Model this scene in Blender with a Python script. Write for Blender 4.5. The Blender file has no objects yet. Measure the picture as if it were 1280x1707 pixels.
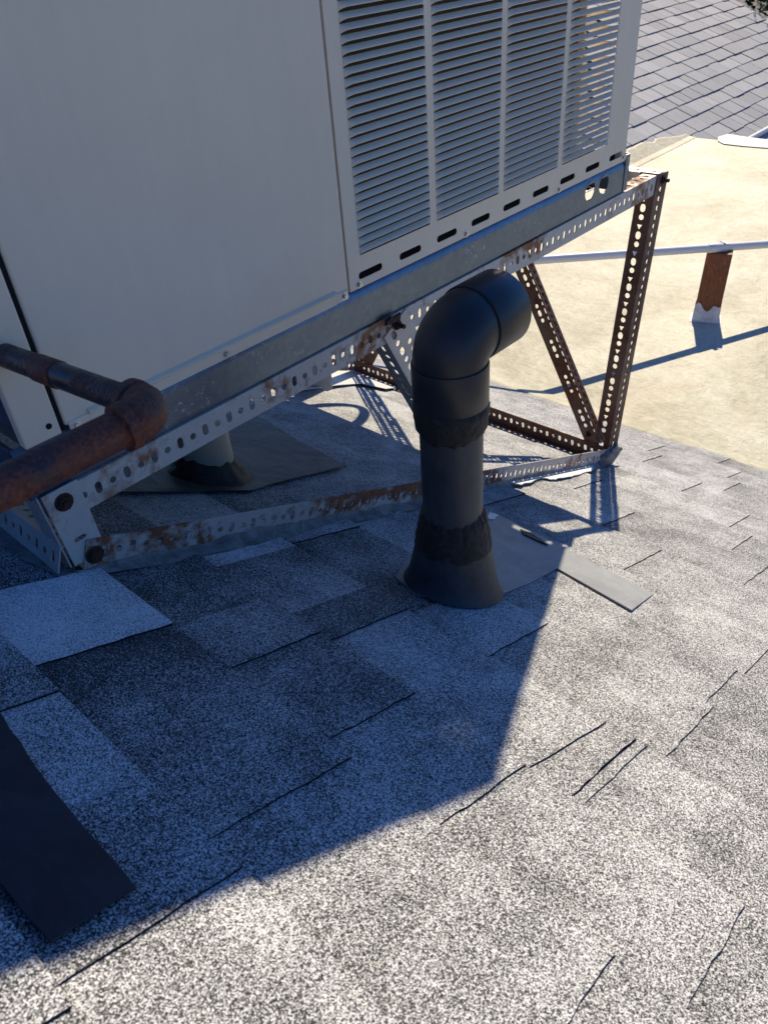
import bpy, bmesh, math, random
from mathutils import Vector, Matrix, noise
from mathutils.geometry import tessellate_polygon
random.seed(7)
R = math.radians
scene = bpy.context.scene
COL = scene.collection

# ------------------------------------------------------------------ camera
F_PX, PW, PH = 1297.6, 1280.0, 1707.0        # focal length in photo pixels
PITCH, ROLL, YAW = R(37.398), R(4.952), R(44.725)
CAM = Vector((0, 0, 2.1))                     # flat roof surface is z = 0
fwd = Vector((math.cos(YAW)*math.cos(PITCH), math.sin(YAW)*math.cos(PITCH), -math.sin(PITCH)))
right0 = Vector((math.sin(YAW), -math.cos(YAW), 0)); down0 = fwd.cross(right0)
c_, s_ = math.cos(ROLL), math.sin(ROLL)
RIGHT = c_*right0 + s_*down0; DOWN = -s_*right0 + c_*down0
cam = bpy.data.cameras.new('camera'); cam_o = bpy.data.objects.new('camera', cam); COL.objects.link(cam_o)
cam.sensor_fit = 'VERTICAL'; cam.sensor_height = 36.0; cam.lens = F_PX/PH*36.0
cam.clip_start = 0.02; cam.clip_end = 500
cam.dof.use_dof = True; cam.dof.focus_distance = 1.75; cam.dof.aperture_fstop = 10.0
m = Matrix((RIGHT, -DOWN, -fwd)).transposed().to_4x4(); m.translation = CAM
cam_o.matrix_world = m
scene.camera = cam_o

# ------------------------------------------------------------------ light
SUN = Vector((0.728, 0.327, 0.602)).normalized()
sun_el = math.asin(SUN.z); sun_az = math.atan2(SUN.x, SUN.y)
world = bpy.data.worlds.new('World'); scene.world = world; world.use_nodes = True
wn = world.node_tree
sky = wn.nodes.new('ShaderNodeTexSky'); sky.sky_type = 'NISHITA'; sky.sun_disc = False
sky.sun_elevation = sun_el; sky.sun_rotation = sun_az; sky.air_density = 0.8; sky.dust_density = 0.0; sky.ozone_density = 10.0
wn.nodes['Background'].inputs[1].default_value = 0.095
tint = wn.nodes.new('ShaderNodeMix'); tint.data_type = 'RGBA'; tint.blend_type = 'MULTIPLY'; tint.inputs[0].default_value = 1.0
tint.inputs[7].default_value = (0.64, 0.95, 1.22, 1.0)      # deep clear-sky blue
wn.links.new(sky.outputs[0], tint.inputs[6]); wn.links.new(tint.outputs[2], wn.nodes['Background'].inputs[0])
sl = bpy.data.lights.new('sun', 'SUN'); sl.energy = 5.0; sl.angle = R(0.53); sl.color = (1.0, 0.85, 0.62)
so = bpy.data.objects.new('sun', sl); COL.objects.link(so)
so.rotation_euler = (-SUN).to_track_quat('-Z', 'Y').to_euler(); so.location = (3, 2, 8)
vs = scene.view_settings; vs.view_transform = 'Standard'; vs.look = 'None'; vs.exposure = 0.40; vs.gamma = 1.0
vs.use_curve_mapping = False

# ------------------------------------------------------------------ geometry helpers
SL = R(23.5); ROOF_C = -0.6395                # shingle roof: falls 23.5 degrees towards +x
ZR = ROOF_C/math.cos(SL) + CAM.z
NR = Vector((math.sin(SL), 0, math.cos(SL))); EU = Vector((math.cos(SL), 0, -math.sin(SL)))
def RP(u, v, h=0.0): return Vector((0, v, ZR)) + EU*u + NR*h
def roof_z(x, h=0.0): return ZR - x*math.tan(SL) + h/math.cos(SL)
def ray(px, py): return fwd + RIGHT*((px-PW/2)/F_PX) + DOWN*((py-PH/2)/F_PX)
def on_roof(px, py, h=0.0):
    r = ray(px, py); return CAM + r*((ROOF_C+h)/NR.dot(r))
def uv_of(px, py):
    p = on_roof(px, py); return (p.x/math.cos(SL), p.y)
def on_z(px, py, z=0.0):
    r = ray(px, py); return CAM + r*((z-CAM.z)/r.z)
def on_y(px, py, y):
    r = ray(px, py); return CAM + r*(y/r.y)
def project(p):
    d = p-CAM; z = d.dot(fwd)
    if z <= 0.05: return None
    return (PW/2+F_PX*d.dot(RIGHT)/z, PH/2+F_PX*d.dot(DOWN)/z)

class MB:
    def __init__(s): s.v = []; s.f = []
    def add(s, verts, faces):
        o = len(s.v); s.v += [Vector(p) for p in verts]; s.f += [tuple(i+o for i in f) for f in faces]
    def box(s, x0, x1, y0, y1, z0, z1, mat=None):
        v = [Vector((x, y, z)) for z in (z0, z1) for y in (y0, y1) for x in (x0, x1)]
        if mat: v = [mat @ p for p in v]
        s.add(v, [(0,2,3,1),(4,5,7,6),(0,1,5,4),(2,6,7,3),(0,4,6,2),(1,3,7,5)])
    def tube(s, path, rad, seg=16, cap=True, closed_ends=True):
        path = [Vector(p) for p in path]; n = len(path)
        if not isinstance(rad, (list, tuple)): rad = [rad]*n
        t = (path[1]-path[0]).normalized()
        a = t.orthogonal().normalized(); rings = []
        for i, p in enumerate(path):
            if i == 0: t2 = (path[1]-path[0])
            elif i == n-1: t2 = (path[-1]-path[-2])
            else: t2 = (path[i+1]-p).normalized()+(p-path[i-1]).normalized()
            if t2.length < 1e-9: t2 = t
            t2 = t2.normalized(); a = (a - t2*a.dot(t2)).normalized(); b = t2.cross(a)
            rings.append([p+a*rad[i]*math.cos(2*math.pi*k/seg)+b*rad[i]*math.sin(2*math.pi*k/seg) for k in range(seg)]); t = t2
        s.rings(rings, cap)
    def rings(s, rings, cap=True):
        seg = len(rings[0]); n = len(rings); v = [p for r in rings for p in r]; f = []
        for i in range(n-1):
            for k in range(seg):
                f.append((i*seg+k, i*seg+(k+1)%seg, (i+1)*seg+(k+1)%seg, (i+1)*seg+k))
        if cap: f.append(tuple(range(seg-1, -1, -1))); f.append(tuple((n-1)*seg+k for k in range(seg)))
        s.add(v, f)
    def plate(s, outer, holes, t, O, A, B, N):
        """flat plate with holes; 2d outline in (a, b), thickness t along N"""
        loops = [outer]+holes
        pts = [p for l in loops for p in l]
        tris = tessellate_polygon([[Vector((p[0], p[1], 0)) for p in l] for l in loops])
        n = len(pts)
        v = [O+A*p[0]+B*p[1] for p in pts]; v += [q+N*t for q in v]
        f = [tuple(x) for x in tris]+[tuple(i+n for i in reversed(x)) for x in tris]
        o = 0
        for l in loops:
            k = len(l)
            for i in range(k):
                j = (i+1) % k; f.append((o+i, o+j, o+j+n, o+i+n))
            o += k
        s.add(v, f)
    def build(s, name, mat, parent=None, smooth=False, bevel=0, origin=None):
        me = bpy.data.meshes.new(name)
        org = Vector(origin) if origin is not None else Vector((0, 0, 0))
        me.from_pydata([p-org for p in s.v], [], s.f); me.materials.append(M[mat])
        bm = bmesh.new(); bm.from_mesh(me); bmesh.ops.recalc_face_normals(bm, faces=bm.faces); bm.to_mesh(me); bm.free()
        ob = bpy.data.objects.new(name, me); COL.objects.link(ob); ob.location = org
        if smooth:
            for p in me.polygons: p.use_smooth = True
            try: me.set_sharp_from_angle(angle=R(38))
            except Exception: pass
        if bevel:
            b = ob.modifiers.new('bevel', 'BEVEL'); b.width = bevel; b.segments = 2; b.limit_method = 'ANGLE'; b.angle_limit = R(40)
        if parent:
            ob.parent = parent; ob.location = org-parent.matrix_world.translation if parent.parent is None else org
            if parent.parent is not None:
                ob.location = org - (parent.location + parent.parent.location)
            else: ob.location = org - parent.location
        return ob
def thing(name, label, cat, loc, group=None):
    o = bpy.data.objects.new(name, None); COL.objects.link(o); o.location = loc
    o.empty_display_size = 0.1
    return tag(o, label, cat, group)
def tag(o, label, cat, group=None):
    o['label'] = label; o['category'] = cat
    if group: o['group'] = group
    return o
def structure(o): o['kind'] = 'structure'; return o
def nz(p, s=1.0): return noise.noise(Vector(p)*s)

# ------------------------------------------------------------------ materials
M = {}
class NT:
    def __init__(s, name):
        mt = bpy.data.materials.new(name); mt.use_nodes = True; s.t = mt.node_tree; M[name] = mt
        s.b = s.t.nodes['Principled BSDF']; s._pos = None
    def n(s, typ, **kw):
        nd = s.t.nodes.new(typ)
        for k, v in kw.items(): setattr(nd, k, v)
        return nd
    def l(s, a, b): s.t.links.new(a, b)
    def pos(s):
        if not s._pos: s._pos = s.n('ShaderNodeNewGeometry').outputs['Position']
        return s._pos
    def noise(s, scale, detail=3, rough=0.55, vec=None, out='Fac', dist=0):
        nd = s.n('ShaderNodeTexNoise'); nd.inputs['Scale'].default_value = scale; nd.inputs['Detail'].default_value = detail
        nd.inputs['Roughness'].default_value = rough; nd.inputs['Distortion'].default_value = dist
        s.l(vec or s.pos(), nd.inputs['Vector']); return nd.outputs[out]
    def voro(s, scale, feature='F1', out='Distance', vec=None):
        nd = s.n('ShaderNodeTexVoronoi', feature=feature); nd.inputs['Scale'].default_value = scale
        s.l(vec or s.pos(), nd.inputs['Vector']); return nd.outputs[out]
    def ramp(s, fac, stops, interp='LINEAR'):
        nd = s.n('ShaderNodeValToRGB'); nd.color_ramp.interpolation = interp; e = nd.color_ramp.elements
        while len(e) < len(stops): e.new(0.5)
        for i, (p, c) in enumerate(stops):
            e[i].position = p; e[i].color = (*(c if isinstance(c, tuple) else (c, c, c)), 1)
        s.l(fac, nd.inputs['Fac']); return nd.outputs['Color']
    def math(s, op, a, b=None, c=None):
        nd = s.n('ShaderNodeMath', operation=op)
        for i, x in enumerate((a, b, c)):
            if x is None: continue
            if isinstance(x, (int, float)): nd.inputs[i].default_value = x
            else: s.l(x, nd.inputs[i])
        return nd.outputs[0]
    def mix(s, fac, a, b, blend='MIX'):
        nd = s.n('ShaderNodeMix', data_type='RGBA', blend_type=blend)
        for k, x in ((0, fac), (6, a), (7, b)):
            if isinstance(x, (int, float)): nd.inputs[k].default_value = x
            elif isinstance(x, tuple): nd.inputs[k].default_value = (*x, 1)
            else: s.l(x, nd.inputs[k])
        return nd.outputs[2]
    def vscale(s, v):
        nd = s.n('ShaderNodeMapping'); nd.inputs['Scale'].default_value = v; s.l(s.pos(), nd.inputs['Vector']); return nd.outputs[0]
    def set(s, color=None, rough=None, metal=None, spec=None):
        for k, x in (('Base Color', color), ('Roughness', rough), ('Metallic', metal), ('Specular IOR Level', spec)):
            if x is None: continue
            if isinstance(x, tuple): s.b.inputs[k].default_value = (*x, 1)
            elif isinstance(x, (int, float)): s.b.inputs[k].default_value = x
            else: s.l(x, s.b.inputs[k])
    def bump(s, h, strength=0.3, dist=0.002):
        nd = s.n('ShaderNodeBump'); nd.inputs['Strength'].default_value = strength; nd.inputs['Distance'].default_value = dist
        s.l(h, nd.inputs['Height'])
        if s.b.inputs['Normal'].is_linked: s.l(s.b.inputs['Normal'].links[0].from_socket, nd.inputs['Normal'])
        s.l(nd.outputs[0], s.b.inputs['Normal'])

def granule(name, dark, mid, light, scale, tone_attr=True, bias=0.0, warm=None):
    t = NT(name)
    cell = t.n('ShaderNodeTexVoronoi', feature='F1'); cell.inputs['Scale'].default_value = scale; t.l(t.pos(), cell.inputs['Vector'])
    sep = t.n('ShaderNodeSeparateColor'); t.l(cell.outputs['Color'], sep.inputs[0])
    low = t.noise(9, 4, 0.6); med = t.noise(scale*0.40, 2, 0.5)
    f = t.math('ADD', t.math('MULTIPLY', sep.outputs[0], 0.74), t.math('MULTIPLY', t.math('SUBTRACT', low, 0.5), 0.5))
    f = t.math('ADD', f, t.math('MULTIPLY', t.math('SUBTRACT', med, 0.5), 0.55))
    if tone_attr:
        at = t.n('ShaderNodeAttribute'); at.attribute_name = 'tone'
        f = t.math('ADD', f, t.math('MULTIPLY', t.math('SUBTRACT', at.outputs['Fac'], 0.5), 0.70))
    f = t.math('ADD', f, 0.115+bias)
    col = t.ramp(f, [(0.18, dark), (0.42, mid), (0.68, light), (0.85, tuple(min(1, c*1.3) for c in light))])
    hue = t.ramp(sep.outputs[1], [(0.0, (1.0, 0.97, 0.92)), (0.5, (1, 1, 1)), (1.0, (0.95, 0.98, 1.0))])
    col = t.mix(1.0, col, hue, 'MULTIPLY')
    t.set(col, 0.82, 0, 0.35)
    t.bump(cell.outputs['Distance'], 0.4, 0.0014)
    t.bump(t.noise(scale*0.6, 2), 0.25, 0.0013)
    return t
granule('shingle_grey', (0.015, 0.018, 0.021), (0.14, 0.145, 0.152), (0.57, 0.582, 0.597), 740)
t = NT('felt_edge'); t.set((0.06, 0.062, 0.068), 0.9, 0, 0.2)
t = NT('asphalt_edge'); t.set((0.012, 0.012, 0.012), 0.9, 0, 0.2)
granule('shingle_under', (0.02, 0.02, 0.022), (0.08, 0.08, 0.08), (0.3, 0.3, 0.3), 330, False)

t = NT('shingle_far')
oi = t.n('ShaderNodeObjectInfo'); ts = t.n('ShaderNodeSeparateColor'); t.l(oi.outputs['Color'], ts.inputs[0])
strk = t.noise(6, 4, 0.6, t.vscale((5, 0.8, 0.8)))
f = t.math('ADD', t.math('MULTIPLY', strk, 0.5), t.math('MULTIPLY', ts.outputs[0], 0.5))
f = t.math('ADD', f, t.math('MULTIPLY', t.math('SUBTRACT', t.noise(150, 2), 0.5), 0.5))
t.set(t.ramp(f, [(0.25, (0.27, 0.283, 0.30)), (0.5, (0.355, 0.368, 0.385)), (0.8, (0.46, 0.472, 0.485))]), 0.85, 0, 0.3)
t.bump(t.noise(120, 3), 0.3, 0.003)

t = NT('roof_coating')            # elastomeric coat on the flat roof: cream, patchy, wrinkled
a = t.noise(1.6, 6, 0.62, dist=0.6); b = t.noise(9, 5, 0.6, dist=1.0); c = t.noise(45, 4, 0.6)
f = t.math('ADD', t.math('MULTIPLY', a, 0.55), t.math('ADD', t.math('MULTIPLY', b, 0.3), t.math('MULTIPLY', c, 0.15)))
col = t.ramp(f, [(0.34, (0.23, 0.216, 0.142)), (0.44, (0.35, 0.335, 0.235)), (0.52, (0.44, 0.43, 0.32)), (0.61, (0.53, 0.53, 0.42))])
st = t.ramp(t.noise(0.9, 4, 0.6, t.vscale((0.6, 2.2, 1)), dist=1.2), [(0.56, 0.0), (0.70, 1.0)])
col = t.mix(t.math('MULTIPLY', st, 0.5), col, (0.40, 0.30, 0.18))
br = t.noise(30, 5, 0.7, t.vscale((1.0, 0.45, 1)), dist=2.2)
col = t.mix(1.0, col, t.ramp(br, [(0.3, (0.80, 0.79, 0.76)), (0.5, (1, 1, 1)), (0.72, (1.12, 1.12, 1.12))]), 'MULTIPLY')
sk = t.ramp(t.voro(9), [(0.015, 1.0), (0.03, 0.0)]); col = t.mix(t.math('MULTIPLY', sk, 0.6), col, (0.12, 0.10, 0.07))
t.set(col, 0.6, 0, 0.4); t.bump(b, 0.45, 0.014); t.bump(br, 0.45, 0.007); t.bump(c, 0.3, 0.004)

def paint(name, col, rough=0.42, var=0.06, spec=0.5, streak=True):
    t = NT(name)
    n1 = t.noise(3.5, 4, 0.6); n2 = t.noise(14, 4, 0.6, t.vscale((3, 3, 0.5)))
    f = t.math('ADD', t.math('MULTIPLY', n1, 0.6), t.math('MULTIPLY', n2, 0.4))
    k = lambda q: tuple(min(1, x*q) for x in col)
    t.set(t.ramp(f, [(0.3, k(1-var)), (0.7, k(1+var))]), t.math('ADD', t.math('MULTIPLY', n1, 0.12), rough-0.06), 0, spec)
    t.bump(t.noise(260, 2), 0.04, 0.001); t.bump(t.noise(2.2, 2, 0.4), 0.25, 0.02)
    return t
paint('unit_paint', (0.84, 0.71, 0.525), 0.46, 0.05, 0.3)
paint('white_pvc', (0.72, 0.72, 0.72), 0.35, 0.03)
paint('pale_metal', (0.62, 0.62, 0.60), 0.4, 0.05)

def rusty(name, base, rust1, rust2, lo, hi, scale=6.0, metal=0.25, rough=0.5, stretch=(1, 1, 1), speck=True):
    t = NT(name)
    n1 = t.noise(scale, 6, 0.66, t.vscale(stretch), dist=0.4); n2 = t.noise(scale*9, 4, 0.6); n3 = t.noise(scale*30, 3, 0.6)
    f = t.math('ADD', t.math('MULTIPLY', n1, 0.75), t.math('MULTIPLY', n2, 0.25))
    msk = t.ramp(f, [(lo, 0.0), (hi, 1.0)])
    rc = t.ramp(n2, [(0.3, rust1), (0.7, rust2)])
    k = lambda q: tuple(x*q for x in base)
    bc = t.ramp(n1, [(0.3, k(0.8)), (0.7, k(1.1))])
    if speck:
        sp = t.ramp(n3, [(0.66, 0.0), (0.72, 0.7)]); bc = t.mix(sp, bc, rust1)
    t.set(t.mix(msk, bc, rc), t.math('ADD', t.math('MULTIPLY', msk, 0.35), rough), t.math('MULTIPLY', t.math('SUBTRACT', 1.0, msk), metal), 0.4)
    t.bump(t.math('MULTIPLY', n2, msk), 0.7, 0.004); t.bump(n3, 0.08, 0.001)
    return t
rusty('rail_paint', (0.62, 0.575, 0.50), (0.16, 0.052, 0.02), (0.38, 0.17, 0.065), 0.488, 0.585, 5.5, 0.0)
rusty('lower_rail', (0.50, 0.48, 0.44), (0.13, 0.04, 0.018), (0.28, 0.11, 0.05), 0.495, 0.57, 4.0, 0.1)
rusty('post_brown', (0.17, 0.105, 0.08), (0.06, 0.026, 0.015), (0.17, 0.072, 0.038), 0.42, 0.58, 8, 0.2)
rusty('grey_rail', (0.52, 0.50, 0.47), (0.16, 0.08, 0.04), (0.3, 0.2, 0.12), 0.63, 0.7, 7, 0.35)
rusty('gas_iron', (0.05, 0.036, 0.038), (0.06, 0.019, 0.012), (0.23, 0.066, 0.034), 0.38, 0.58, 20, 0.2, 0.28)
rusty('gas_iron_dark', (0.035, 0.036, 0.045), (0.05, 0.022, 0.018), (0.10, 0.042, 0.03), 0.48, 0.62, 16, 0.25, 0.32)
rusty('bolt_rust', (0.05, 0.03, 0.025), (0.04, 0.018, 0.013), (0.10, 0.04, 0.02), 0.4, 0.6, 40, 0.2)

t = NT('galvanized')
v = t.voro(70, out='Color'); sp = t.n('ShaderNodeSeparateColor'); t.l(v, sp.inputs[0])
n1 = t.noise(7, 5, 0.65, t.vscale((1, 1, 2.5))); n2 = t.noise(60, 5, 0.7, dist=1.5)
base = t.ramp(t.math('ADD', t.math('MULTIPLY', sp.outputs[0], 0.25), t.math('MULTIPLY', n1, 0.75)), [(0.2, (0.13, 0.17, 0.235)), (0.8, (0.20, 0.25, 0.32))])
wm = t.math('MULTIPLY', t.ramp(n2, [(0.58, 0.0), (0.64, 1.0)]), t.ramp(t.noise(4.5, 3), [(0.48, 0.0), (0.58, 1.0)]))
t.set(t.mix(t.math('MULTIPLY', wm, 0.75), base, (0.62, 0.62, 0.6)), t.math('ADD', t.math('MULTIPLY', wm, 0.35), 0.38), t.math('SUBTRACT', 0.85, t.math('MULTIPLY', wm, 0.8)), 0.5)
t.bump(n1, 0.1, 0.004)

t = NT('abs_pipe')
n1 = t.noise(9, 5, 0.6); n2 = t.noise(70, 4, 0.65, t.vscale((1, 1, 0.4)))
t.set(t.ramp(t.math('ADD', t.math('MULTIPLY', n1, 0.6), t.math('MULTIPLY', n2, 0.4)), [(0.32, (0.022, 0.025, 0.031)), (0.68, (0.062, 0.068, 0.077))]), t.math('ADD', t.math('MULTIPLY', n2, 0.25), 0.36), 0, 0.45)
t.bump(n2, 0.06, 0.001)
t = NT('abs_elbow')
n1 = t.noise(14, 4, 0.6)
t.set(t.ramp(n1, [(0.3, (0.016, 0.017, 0.02)), (0.7, (0.026, 0.027, 0.03))]), t.math('ADD', t.math('MULTIPLY', n1, 0.15), 0.33), 0, 0.5)
t = NT('tar_sealant')
n1 = t.noise(60, 6, 0.7, dist=0.8); n2 = t.noise(220, 3)
t.set(t.ramp(n1, [(0.35, (0.007, 0.007, 0.007)), (0.7, (0.035, 0.033, 0.03))]), t.math('ADD', t.math('MULTIPLY', n1, 0.4), 0.4), 0, 0.4)
t.bump(n1, 0.8, 0.006); t.bump(n2, 0.4, 0.002)
t = NT('lead_sheet')
n1 = t.noise(7, 5, 0.65, dist=0.6); n2 = t.noise(90, 3)
sm = t.ramp(t.noise(22, 4, 0.6, t.vscale((1, 2.2, 1))), [(0.56, 0.0), (0.66, 1.0)])
c0 = t.ramp(n1, [(0.3, (0.155, 0.168, 0.182)), (0.7, (0.25, 0.265, 0.28))])
t.set(t.mix(t.math('MULTIPLY', sm, 0.35), c0, (0.30, 0.30, 0.29)), 0.5, 0.25, 0.4); t.bump(n1, 0.25, 0.01); t.bump(n2, 0.1, 0.001)
t = NT('dark_sheet')
n1 = t.noise(9, 6, 0.65, dist=0.8)
t.set(t.ramp(n1, [(0.35, (0.010, 0.014, 0.022)), (0.7, (0.026, 0.034, 0.050))]), 0.5, 0, 0.4); t.bump(n1, 0.3, 0.008)
t = NT('boot_flashing')
n1 = t.noise(12, 5, 0.65, dist=0.5); n2 = t.noise(80, 4)
t.set(t.ramp(t.math('ADD', t.math('MULTIPLY', n1, 0.7), t.math('MULTIPLY', n2, 0.3)), [(0.35, (0.022, 0.025, 0.030)), (0.65, (0.055, 0.060, 0.067))]), 0.5, 0.1, 0.4); t.bump(n1, 0.15, 0.006)
t = NT('grey_caulk')
n1 = t.noise(28, 6, 0.68, dist=0.8)
t.set(t.ramp(n1, [(0.35, (0.10, 0.10, 0.095)), (0.65, (0.26, 0.26, 0.245))]), 0.6, 0, 0.35); t.bump(n1, 0.7, 0.008)
t = NT('white_sealant')
n1 = t.noise(20, 6, 0.68, dist=0.8)
t.set(t.ramp(n1, [(0.3, (0.50, 0.50, 0.48)), (0.6, (0.78, 0.77, 0.75))]), 0.6, 0, 0.35); t.bump(n1, 0.4, 0.008)
t = NT('tan_pipe')
n1 = t.noise(10, 5, 0.6, t.vscale((1, 1, 0.4)))
t.set(t.ramp(n1, [(0.3, (0.30, 0.26, 0.19)), (0.7, (0.45, 0.40, 0.31))]), 0.5, 0, 0.4)
t = NT('olive_sheet')
n1 = t.noise(8, 5, 0.6, dist=0.5)
t.set(t.ramp(n1, [(0.3, (0.045, 0.044, 0.038)), (0.7, (0.11, 0.105, 0.09))]), 0.55, 0.1, 0.4); t.bump(n1, 0.5, 0.02)
t = NT('zinc_screw'); t.set((0.62, 0.62, 0.62), 0.3, 0.9)
t = NT('black_gap'); t.set((0.012, 0.012, 0.013), 0.8, 0, 0.2)
t = NT('coil_fin')
sepn = t.n('ShaderNodeSeparateXYZ'); t.l(t.pos(), sepn.inputs[0])
w = t.math('PINGPONG', sepn.outputs[0], 0.0022); w = t.math('DIVIDE', w, 0.0022)
n1 = t.noise(9, 4)
t.set(t.mix(t.ramp(w, [(0.35, 0.0), (0.7, 1.0)]), (0.012, 0.011, 0.010), t.ramp(n1, [(0.3, (0.07, 0.058, 0.042)), (0.7, (0.13, 0.105, 0.075))])), 0.55, 0.3)
t = NT('wood_brown')
g = t.noise(18, 5, 0.65, t.vscale((6, 6, 0.7)), dist=0.6)
t.set(t.ramp(g, [(0.3, (0.17, 0.058, 0.022)), (0.55, (0.28, 0.10, 0.04)), (0.75, (0.38, 0.17, 0.085))]), 0.65, 0, 0.35); t.bump(g, 0.3, 0.004)
t = NT('leaf'); n1 = t.noise(5, 3)
t.set(t.ramp(n1, [(0.3, (0.02, 0.035, 0.012)), (0.7, (0.06, 0.09, 0.03))]), 0.6, 0, 0.3)
t = NT('bark'); n1 = t.noise(12, 5); t.set(t.ramp(n1, [(0.3, (0.03, 0.022, 0.015)), (0.7, (0.09, 0.065, 0.045))]), 0.9)
t = NT('ground_soil'); n1 = t.noise(0.8, 6, 0.6); t.set(t.ramp(n1, [(0.3, (0.08, 0.075, 0.06)), (0.7, (0.17, 0.155, 0.12))]), 0.95)
t = NT('wall_stucco'); n1 = t.noise(40, 4); t.set((0.42, 0.39, 0.33), 0.9); t.bump(n1, 0.3, 0.01)

# ------------------------------------------------------------------ ground and roofs
b = MB(); b.add([(-150,-150,-3.2),(150,-150,-3.2),(150,150,-3.2),(-150,150,-3.2)], [(0,1,2,3)])
structure(b.build('ground', 'ground_soil'))

# near shingle roof: deck plus single tabs
U_END = 3.47
b = MB(); deck = []
b.add([RP(-5,-5,-0.014), RP(3.60,-5,-0.014), RP(3.60,6,-0.014), RP(-5,6,-0.014)] + [RP(-5,-5,-0.25), RP(3.60,-5,-0.25), RP(3.60,6,-0.25), RP(-5,6,-0.25)],
      [(0,1,2,3),(4,7,6,5),(0,4,5,1),(1,5,6,2),(2,6,7,3),(3,7,4,0)])
near_roof = structure(b.build('shingle_roof', 'shingle_under'))

US = [-0.84,-0.63,-0.42,-0.21,-0.01,0.193,0.420,0.614,0.825,1.045,1.243,1.505,1.766,2.02,2.26,2.51,2.76,3.0,3.24,3.47]
# raised tabs read off the photograph: (course start, v0, v1, tone)
SPEC = {
 -0.21: [(0.40, 0.62, .5), (0.05, 0.22, .45)],
 -0.01: [(0.80, 1.02, .42), (0.428, 0.60, .40), (0.10, 0.25, .52)],
 0.193: [(0.872, 1.088, .90), (0.483, 0.66, .42), (0.103, 0.26, .53)],
 0.420: [(0.731, 0.868, .44), (0.529, 0.66, .36), (0.337, 0.47, .5, -0.010), (0.029, 0.17, .53), (1.12, 1.3, .4)],
 0.614: [(0.712, 0.81, .32), (0.327, 0.47, .52, -0.024), (0.2565, 0.298, .50, -0.004, 1.6), (0.239, 0.2545, .5, -0.006, 0.9)],
 0.825: [(0.530, 0.70, .62), (0.204, 0.36, .52), (1.035, 1.2, .5)],
 1.045: [(0.221, 0.40, .5)],
 1.243: [(0.207, 0.36, .55)],
 1.505: [(0.576, 0.74, .5), (1.005, 1.25, .45)],
 1.766: [(0.360, 0.55, .45), (0.76, 0.92, .55)],
 2.02: [(0.470, 0.66, .5), (0.98, 1.2, .5)],
 2.26: [(0.55, 0.72, .6), (0.20, 0.40, .5), (1.15, 1.35, .5)],
 2.51: [(0.795, 0.95, .62), (0.40, 0.58, .5), (1.4, 1.6, .5)],
 2.76: [(0.722, 0.86, .55), (1.05, 1.22, .5)],
 3.0: [(0.785, 0.95, .5), (1.13, 1.3, .55)],
 3.24: [(0.9, 1.05, .5), (1.5, 1.7, .55)]}
LOWTONE = {(0.193, 0): .30, (0.420, 0): .38}
def jag(n, amp): return [0.0]+[random.uniform(-amp, amp) for _ in range(n-1)]+[0.0]
def tab(u0, u1, v0, v1, tone, raised, tone1=None, skew=None):
    n = 10; h = 0.0036*float(raised)
    e0 = jag(n, 0.0016 if raised else 0.0); e1 = jag(n, 0.0016 if raised else 0.0)
    wob = random.uniform(-0.003, 0.003) if skew is None else skew; wob = wob if raised else 0.0; over = 0.028
    def hh(s): return -0.0065+0.0075*s+h*(0.75+0.25*s)
    up0, up1 = [], []
    for i in range(n+1):
        s = i/n; u = (u0-over)+(u1-u0+over)*s
        up0.append((u, v0+e0[i]+wob*s, hh(s))); up1.append((u, v1+e1[i]+wob*s, hh(s)))
    mb = MB(); vs_ = []
    for (u, v, q) in up0+up1: vs_.append(RP(u, v, q))
    for (u, v, q) in up0+up1: vs_.append(RP(u, v, -0.0125))
    k = n+1; f = []
    for i in range(n):
        f.append((i, i+1, k+i+1, k+i)); f.append((i, 2*k+i, 2*k+i+1, i+1)); f.append((k+i, k+i+1, 3*k+i+1, 3*k+i))
    f.append((0, k, 3*k, 2*k)); f.append((n, 2*k+n, 3*k+n, k+n))
    mb.add(vs_, f)
    o = mb.build('shingle', 'shingle_grey', near_roof, origin=RP((u0+u1)/2, (v0+v1)/2))
    o.data.materials.append(M['asphalt_edge'])
    for j, p in enumerate(o.data.polygons): p.material_index = 0 if (j < 3*n and j % 3 == 0) else 1
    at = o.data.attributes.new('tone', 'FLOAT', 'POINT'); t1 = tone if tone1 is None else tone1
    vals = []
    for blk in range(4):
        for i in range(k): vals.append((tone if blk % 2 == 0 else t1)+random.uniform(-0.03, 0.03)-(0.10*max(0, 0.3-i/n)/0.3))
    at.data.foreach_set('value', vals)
def visible(u0, u1, v0, v1, mg=130):
    ps = [project(RP(u, v)) for u in (u0, u1) for v in (v0, v1)]
    if all(p is None for p in ps): return False
    ps = [p for p in ps if p]
    return max(p[0] for p in ps) > -mg and min(p[0] for p in ps) < PW+mg and max(p[1] for p in ps) > 400 and min(p[1] for p in ps) < PH+mg
def v_shade(u, v): return 0.47 < v < 1.05 and u > -0.1      # unit's shadow falls here: tab tones and edge bands painted darker for it
ntab = 0
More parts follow.
